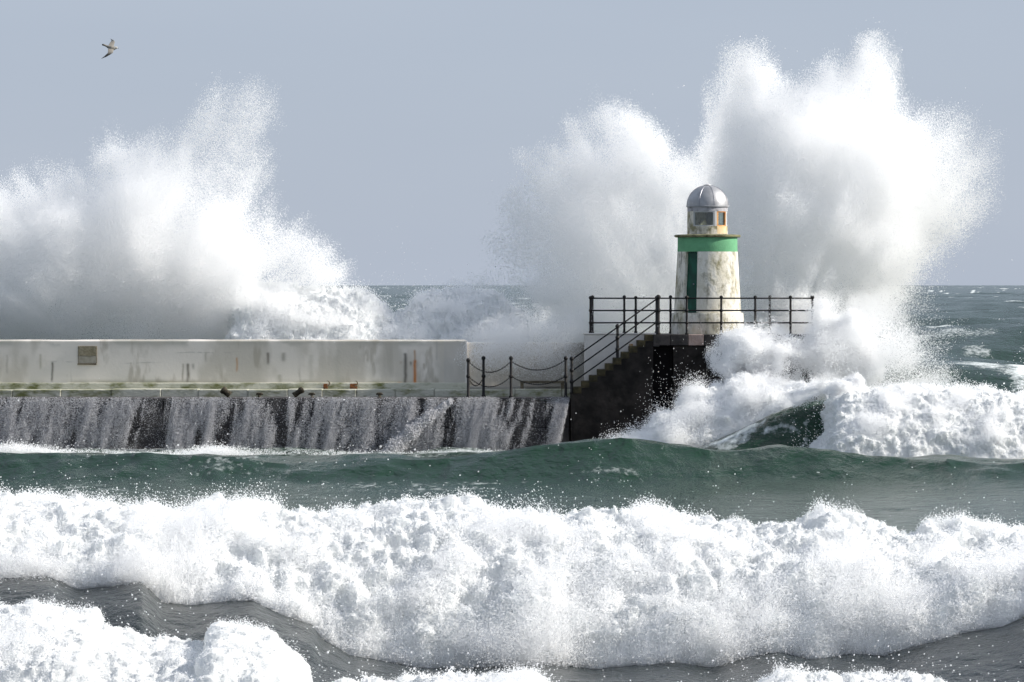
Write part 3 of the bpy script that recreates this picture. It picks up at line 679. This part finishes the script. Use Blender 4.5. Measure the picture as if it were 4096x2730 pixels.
        droplets('thrown_drops', p, logn(n_drops, drop_r, .33), M_DROP, core)
    if jets:                                       # tongues of water flung up from the crest, breaking into beads
        ps, rs = [], []; rc = int(nrow*.78)-2
        cl = sstep(.48, .66, fbm(u*.008+seed*2, 6.5, 1.5, 3))+.05; cols = np.searchsorted(np.cumsum(cl), rng.random(jets)*cl.sum()).clip(1, C-2)
        for cc in cols:
            b = V[int(rc*rng.uniform(.82, 1)), cc]; h = min(rng.gamma(2, .055)*jet_h, .20); lean = rng.normal()*.4; fw = -abs(rng.normal())*.3; k = int(h/.0045)+6
            t = np.linspace(0, 1, k); curl = rng.normal()*.25
            q = b + np.stack([h*(lean*t + curl*t*t*.8) + h*.05*np.sin(t*rng.uniform(4, 12)), h*fw*t, h*(1.25*t-.35*t*t)-.03], -1)
            rr = rng.uniform(.009, .016)*(1-.7*t)*(.6+.6*rng.random(k)); keep = rng.random(k) > .2+t*.7
            ps.append(q[keep] + rng.normal(size=(keep.sum(), 3))*.008); rs.append(rr[keep])
        droplets('splash_jets', np.concatenate(ps), np.concatenate(rs), M_DROP, core)
    return V, N, core

c_py = table([(-900,1950),(0,1960),(150,1975),(500,2010),(640,2026),(760,2012),(830,1984),(1000,1990),(1180,2022),(1300,2010),(1500,2000),(1800,1988),(1950,2010),(2200,2032),(2350,2030),(2600,2040),(2750,2055),(3000,2072),(3100,2062),(3350,2038),(3500,2052),(3600,2096),(3750,2080),(3900,2074),(4096,2086),(4700,2090)])
breaker('surf_wave', 'long white breaking wave rolling across the whole foreground', -420, 4520, 980, c_py, lambda u: SURF_D+0*u, 3.2, 250, .38, 1_200_000, .0042, .05, seed=1.3, n_drops=800, drop_r=.005, fade_t=2.4, base_py=b_py, jets=90, jet_h=.8)
f_py = table([(-900,2400),(0,2405),(89,2388),(196,2416),(327,2432),(369,2480),(440,2498),(535,2524),(625,2545),(714,2545),(812,2552),(824,2478),(862,2464),(952,2482),(1071,2506),(1118,2558),(1190,2634),(1240,2760),(1300,2760),(1330,2706),(1508,2690),(1538,2712),(1776,2690),(1895,2700),(2014,2672),(2103,2648),(2163,2684),(2190,2730),(2300,2790),(2900,2790),(3020,2724),(3115,2692),(3175,2672),(3234,2692),(3341,2688),(3364,2716),(3442,2694),(3560,2700),(3709,2694),(3827,2716),(3900,2780),(4700,2790)])
breaker('surf_wave', 'nearest white foam and splashes along the bottom edge', -500, 4600, 900, f_py, lambda u: 56+0*u, 3.0, 130, .19, 450_000, .0034, .028, back=2.0, zbase=-.1, seed=7.7, n_drops=1300, drop_r=.0055, billow_s=1.6, jets=170)


r1 = table([(2380,1800),(2501,1752),(2580,1700),(2638,1628),(2717,1620),(2760,1572),(2804,1540),(2905,1530),(2970,1474),(3027,1500),(3100,1520),(3170,1525),(3260,1522),(3345,1530)])
r1b = table([(2380,1838),(2700,1812),(2850,1786),(2950,1745),(3040,1700),(3063,1681),(3157,1640),(3229,1592),(3323,1560),(3345,1556)])
breaker('surf_wave', 'foam climbing the dark masonry right of the steps', 2420, 3345, 330, r1, lambda u: 145.6+0*u, 2.6, 150, .40, 500_000, .0065, .075, seed=3.1, base_py=r1b, n_drops=700, drop_r=.0075, ends=(60, 0), fade_t=1.2)
r2 = table([(3190,1800),(3255,1752),(3310,1696),(3330,1640),(3355,1572),(3410,1550),(3500,1545),(3600,1540),(3734,1540),(3842,1562),(3914,1544),(4022,1537),(4096,1556),(4300,1545),(4800,1560)])
breaker('surf_wave', 'white foam crest at the right edge beyond the dark trough', 3175, 4700, 420, r2, lambda u: 139.5+0*u, 4.2, 150, .42, 450_000, .0065, .065, seed=5.2, n_drops=1500, drop_r=.008, ends=(90, 0))
w_c = table([(700,1160),(1000,1110),(1178,1112),(1280,1126),(1421,1146),(1467,1160),(1528,1214),(1561,1228),(1626,1220),(1659,1170),(1748,1142),(1888,1150),(1972,1152),(2030,1220),(2200,1300)])
breaker('surf_wave', 'white wave rearing up behind the parapet between the sprays', 880, 2150, 420, w_c, lambda u: 154.7+0*u, 3.8, 140, .55, 450_000, .0065, .10, seed=9.4, zbase=.5, n_drops=1200, drop_r=.008, back=3, ends=(60, 60), billow_s=.9)

# ------------------------------------------------------------------ spray plumes
def upnoise(shape, cell):
    """smooth random field of a voxel grid, features of so many voxels"""
    f = rng.random([int(math.ceil(n/c))+3 for n, c in zip(shape, cell)], dtype=np.float32)
    for ax, (n, c) in enumerate(zip(shape, cell)):
        t = np.arange(n, dtype=np.float32)/c + rng.random(); i = np.floor(t).astype(int); w = t-i; w = (w*w*(3-2*w)).astype(np.float32)
        i = np.minimum(i, f.shape[ax]-2); sh = [1, 1, 1]; sh[ax] = n; w = w.reshape(sh)
        f = np.take(f, i, ax)*(1-w) + np.take(f, i+1, ax)*w
    return f
def vox_fbm(shape, cell, octaves, gain=.55, stretch=(1,1,1)):
    r, a, s = np.zeros(shape, np.float32), 1., 0.
    for k in range(octaves):
        c = [max(1.01, cell/2**k*q) for q in stretch]; r += a*upnoise(shape, c); s += a; a *= gain
    return r/s
def poly_sdf(poly, X, Z):
    d = np.full(X.shape, 1e9); ins = np.zeros(X.shape, bool); n = len(poly)
    for i in range(n):
        (x0, z0), (x1, z1) = poly[i], poly[(i+1) % n]; ex, ez = x1-x0, z1-z0; wx, wz = X-x0, Z-z0
        t = np.clip((wx*ex+wz*ez)/(ex*ex+ez*ez+1e-9), 0, 1); d = np.minimum(d, (wx-ex*t)**2+(wz-ez*t)**2)
        c = ((z0 <= Z) != (z1 <= Z)) & (wx < (Z-z0)*ex/(ez if abs(ez) > 1e-9 else 1e-9)); ins ^= c
    return np.where(ins, 1, -1)*np.sqrt(d)
def plume(name, label, poly_px, Y0, half, h, n_pts, rad, amp=1.0, soft=None, yc=None, thick=(.5, .9, 3.0), cell=2.2, power=1.4, origin=None, streak=.6, floor=-.2, n_drops=0, drop_r=.014, stretch=(1,1,1), weight=None, grow=0.0, seed=1, tex=1.0):
    global rng
    rng = np.random.default_rng(seed)
    poly = [(PX(a, Y0), PZ(b, Y0)) for a, b in poly_px]; pa = np.array(poly)
    lo, hi = pa.min(0)-1.0, pa.max(0)+1.0; lo[1] = max(lo[1], floor)
    nx, nz, ny = int((hi[0]-lo[0])/h), int((hi[1]-lo[1])/h), int(2*half/h)
    X = lo[0]+(np.arange(nx)+.5)*h; Z = lo[1]+(np.arange(nz)+.5)*h; Yr = -half+(np.arange(ny)+.5)*h
    X2, Z2 = np.meshgrid(X, Z, indexing='ij'); s = poly_sdf(poly, X2, Z2).astype(np.float32) + grow
    px = X2/(Y0+DIST)*FPX+2048; py = 1140+(CAM_H-Z2)/(Y0+DIST)*FPX
    w = np.full(s.shape, .5, np.float32) if soft is None else soft(px, py).astype(np.float32)
    Yc = np.full(s.shape, Y0, np.float32) if yc is None else yc(px, py).astype(np.float32)
    T = np.clip(thick[0]+thick[1]*np.maximum(s, 0), 0, thick[2]).astype(np.float32)
    n = vox_fbm((nx, nz, ny), cell/h, 6, .66, stretch)
    n -= n.mean(); n /= n.std()*4
    if origin is not None:                          # jets that fan out from where the wave struck
        ox, oz = PX(origin[0], Y0), PZ(origin[1], Y0); ang = np.arctan2(Z2-oz, X2-ox); rr = np.hypot(Z2-oz, X2-ox)
        sk = fbm(ang*11, rr*.20, 3.3+seed, 5, .6)[..., None] + 0*n[:1, :1, :1]
        s3 = (sk-.5)*2*streak*sstep(1.5, 5, rr)[..., None]
    else: s3 = 0
    f = np.minimum(s[..., None], T[..., None]-np.abs(Yr[None, None, :]))
    f = f + amp*n*2 + s3
    dens = np.clip(f/w[..., None], 0, 1)**power
    dens *= np.clip(.72 + tex*(1.3*n + (.55*s3/max(streak, .1) if origin is not None else 0)), .15, 1.8)
    if weight is not None: dens = dens*weight(px, py)[..., None].astype(np.float32)
    cw = np.cumsum(dens.ravel().astype(np.float64)); tot = cw[-1]
    def take(k, extra=0.):
        i = np.searchsorted(cw, rng.random(k)*tot); ix, iz, iy = np.unravel_index(np.minimum(i, dens.size-1), dens.shape)
        j = rng.random((k, 3)); p = np.stack([X[ix]+(j[:,0]-.5)*h, Yc[ix, iz]+Yr[iy]+(j[:,1]-.5)*h, Z[iz]+(j[:,2]-.5)*h], -1)
        return p + rng.normal(size=(k, 3))*extra
    o = droplets(name, take(n_pts, h*.4), logn(n_pts, rad, .4), M_DROP)
    tag(o, label, 'spray', kind='stuff')
    if n_drops:
        p = take(n_drops, .32); droplets('flung_drops', p, logn(n_drops, drop_r, .4), M_DROP, o)
    print(name, 'volume', round(tot*h**3), 'm3'); return o
L_POLY = [(-500,1400),(-500,780),(-250,800),(0,780),(80,760),(130,705),(220,675),(330,685),(380,700),(400,640),(460,585),(550,570),(690,520),(810,470),(880,430),(945,405),(985,400),(1005,440),(1012,500),(1003,590),(1003,710),(1025,820),(1100,880),(1235,940),(1300,1030),(1325,1095),(1240,1130),(1190,1180),(1140,1400)]
plume('sea_spray', 'tall leaning burst of white spray behind the left parapet', L_POLY, 8.5, 3.6, .075, 3_300_000, .0046, grow=.5, amp=.42, seed=21, tex=1.6, origin=(600, 1500), streak=.55, thick=(.9, 1.0, 3.0), floor=1.2,
      soft=lambda px, py: .8 + .5*(1-sstep(500, 900, py)), n_drops=5000, drop_r=.009)
R_POLY = [(1850,1420),(1870,1300),(1910,1170),(1950,1070),(2000,960),(2070,850),(2140,720),(2190,570),(2290,510),(2420,455),(2560,440),(2650,475),(2690,545),(2730,600),(2790,610),(2850,560),(2890,480),(2890,410),(2970,350),(2985,290),(3030,245),(3075,290),(3110,345),(3200,350),(3285,290),(3320,288),(3390,345),(3440,345),(3485,275),(3512,245),(3545,290),(3600,390),(3680,450),(3770,470),(3850,475),(3885,560),(3895,700),(3890,880),(3830,1050),(3735,1180),(3680,1300),(3680,1430),(3730,1545),(3400,1620),(3000,1570),(2960,1480),(2900,1400),(2700,1400),(2300,1420)]
plume('sea_spray', 'huge fan of white spray exploding behind the lighthouse', R_POLY, 7.0, 3.8, .08, 4_600_000, .0047, grow=.5, amp=.46, seed=33, tex=1.2, origin=(2950, 1700), streak=.75, thick=(.9, 1.0, 3.2), floor=-.2,
      soft=lambda px, py: .8 + 2.0*sstep(3450, 3850, px) + .25*(1-sstep(1900, 2250, px)), yc=lambda px, py: 12.2 - 5.4*sstep(2720, 3060, px) - 8.4*sstep(2990, 3300, px)*sstep(1120, 1380, py), n_drops=30000, drop_r=.009)
S_POLY = [(1860,1440),(1890,1340),(1950,1300),(2100,1270),(2340,1260),(2350,1480),(2200,1490),(2000,1470),(1900,1460)]
plume('sea_spray', 'thin grey mist spilling over the wall behind the chains', S_POLY, 2.2, .7, .06, 90_000, .0045, amp=.2, grow=.3, tex=.5, seed=5, soft=lambda px, py: 1.0+0*px, thick=(.3, .5, .7), power=1.2)
F_POLY = [(2890,1330),(2930,1262),(3000,1262),(3080,1245),(3180,1262),(3290,1200),(3420,1300),(3480,1500),(3200,1560),(2960,1520),(2890,1440)]
plume('sea_spray', 'spray splashing up in front of the right end of the railing', F_POLY, -1.6, 1.1, .05, 600_000, .0055, seed=8, grow=.12, tex=.8, amp=.5, soft=lambda px, py: .9+0*px, thick=(.15, .6, .9), power=1.6, n_drops=4000, drop_r=.0085)

plume('sea_spray', 'spray torn off the lip of the dark wave right of the platform', [(3130,1640),(3180,1590),(3250,1540),(3330,1510),(3420,1520),(3430,1570),(3370,1600),(3330,1650),(3300,1610),(3240,1620),(3180,1660)], -6.6, .8, .045, 70_000, .0055, amp=.35, seed=14, soft=lambda px, py: .5+0*px, thick=(.15, .6, .6), power=1.4, n_drops=900, drop_r=.008)

# ------------------------------------------------------------------ water pouring off the quay
def cascade():
    n = 1_700_000
    fall = zq + .35
    px = rng.random(n)*2500 - 220
    x = PX(px); s = rng.random(n)**.8                       # share of the drop already fallen
    strand = fbm(x*3.4, 3.3+0*x, 1.1+s*1.3, 5, .65); sheet = fbm(x*1.1, 7.1+0*x, s*.35, 3)
    gap = (px > 585)*(px < 690)*1.0
    keep = rng.random(n) < np.clip((strand-.45)*2.6 + (sheet-.5)*1.3 + .25 + .10*(px > 1700), 0.02, 1)*(1-.85*gap)*(px < 2285)*(.55+.45*(1-s))
    x, s, px, strand = x[keep], s[keep], px[keep], strand[keep]; k = len(x)
    z = zq + .01 - fall*s; out = .05 + .55*np.sqrt(s)*(.6+.6*strand); drift = -.36*s*(.2+1.4*fbm(x*.6, 1.0+0*x, 2.0+0*x, 2))
    j = rng.normal(size=(k, 3))*np.stack([.006+.03*s, .02+.06*s, .02+.03*s], -1)
    p = np.stack([x+drift, -out, z], -1)+j
    o = droplets('falling_water', p, logn(k, .0043, .4), M_FALL); tag(o, 'curtain of water pouring off the quay edge into the sea', 'waterfall', kind='stuff')
    # the one thick diagonal tongue
    m = 34000; s = rng.random(m)**.8; a, b = P(1800, 1606, -.15), P(1528, 1838, -.9); wob = .10*np.sin(s*23)+.06*np.sin(s*51+1)
    p = a+(b-a)*s[:, None] + np.stack([wob*.5, 0*s, wob*.5 + .10*np.sin(s*math.pi)-.04], -1) + rng.normal(size=(m, 3))*np.array([.07, .06, .09])*(.5+.8*s)[:, None]
    droplets('water_tongue', p, logn(m, .009, .4), M_FALL, o)
    # foam where it lands
    m = 26000; px = np.concatenate([rng.normal(40, 130, m//2), rng.normal(860, 80, m//4), rng.random(m - m//2 - m//4)*2300]); s = rng.random(m)
    p = np.stack([PX(px, -2.0), -2.2+rng.normal(size=m)*.7, .05 + rng.exponential(.05, m) + .22*np.exp(-((px-40)/180)**2)*s + .18*np.exp(-((px-860)/90)**2)*s], -1)
    droplets('landing_foam', p, logn(m, .009, .4), M_DROP, o)
cascade()
print('script', round(time.time()-T0, 1))
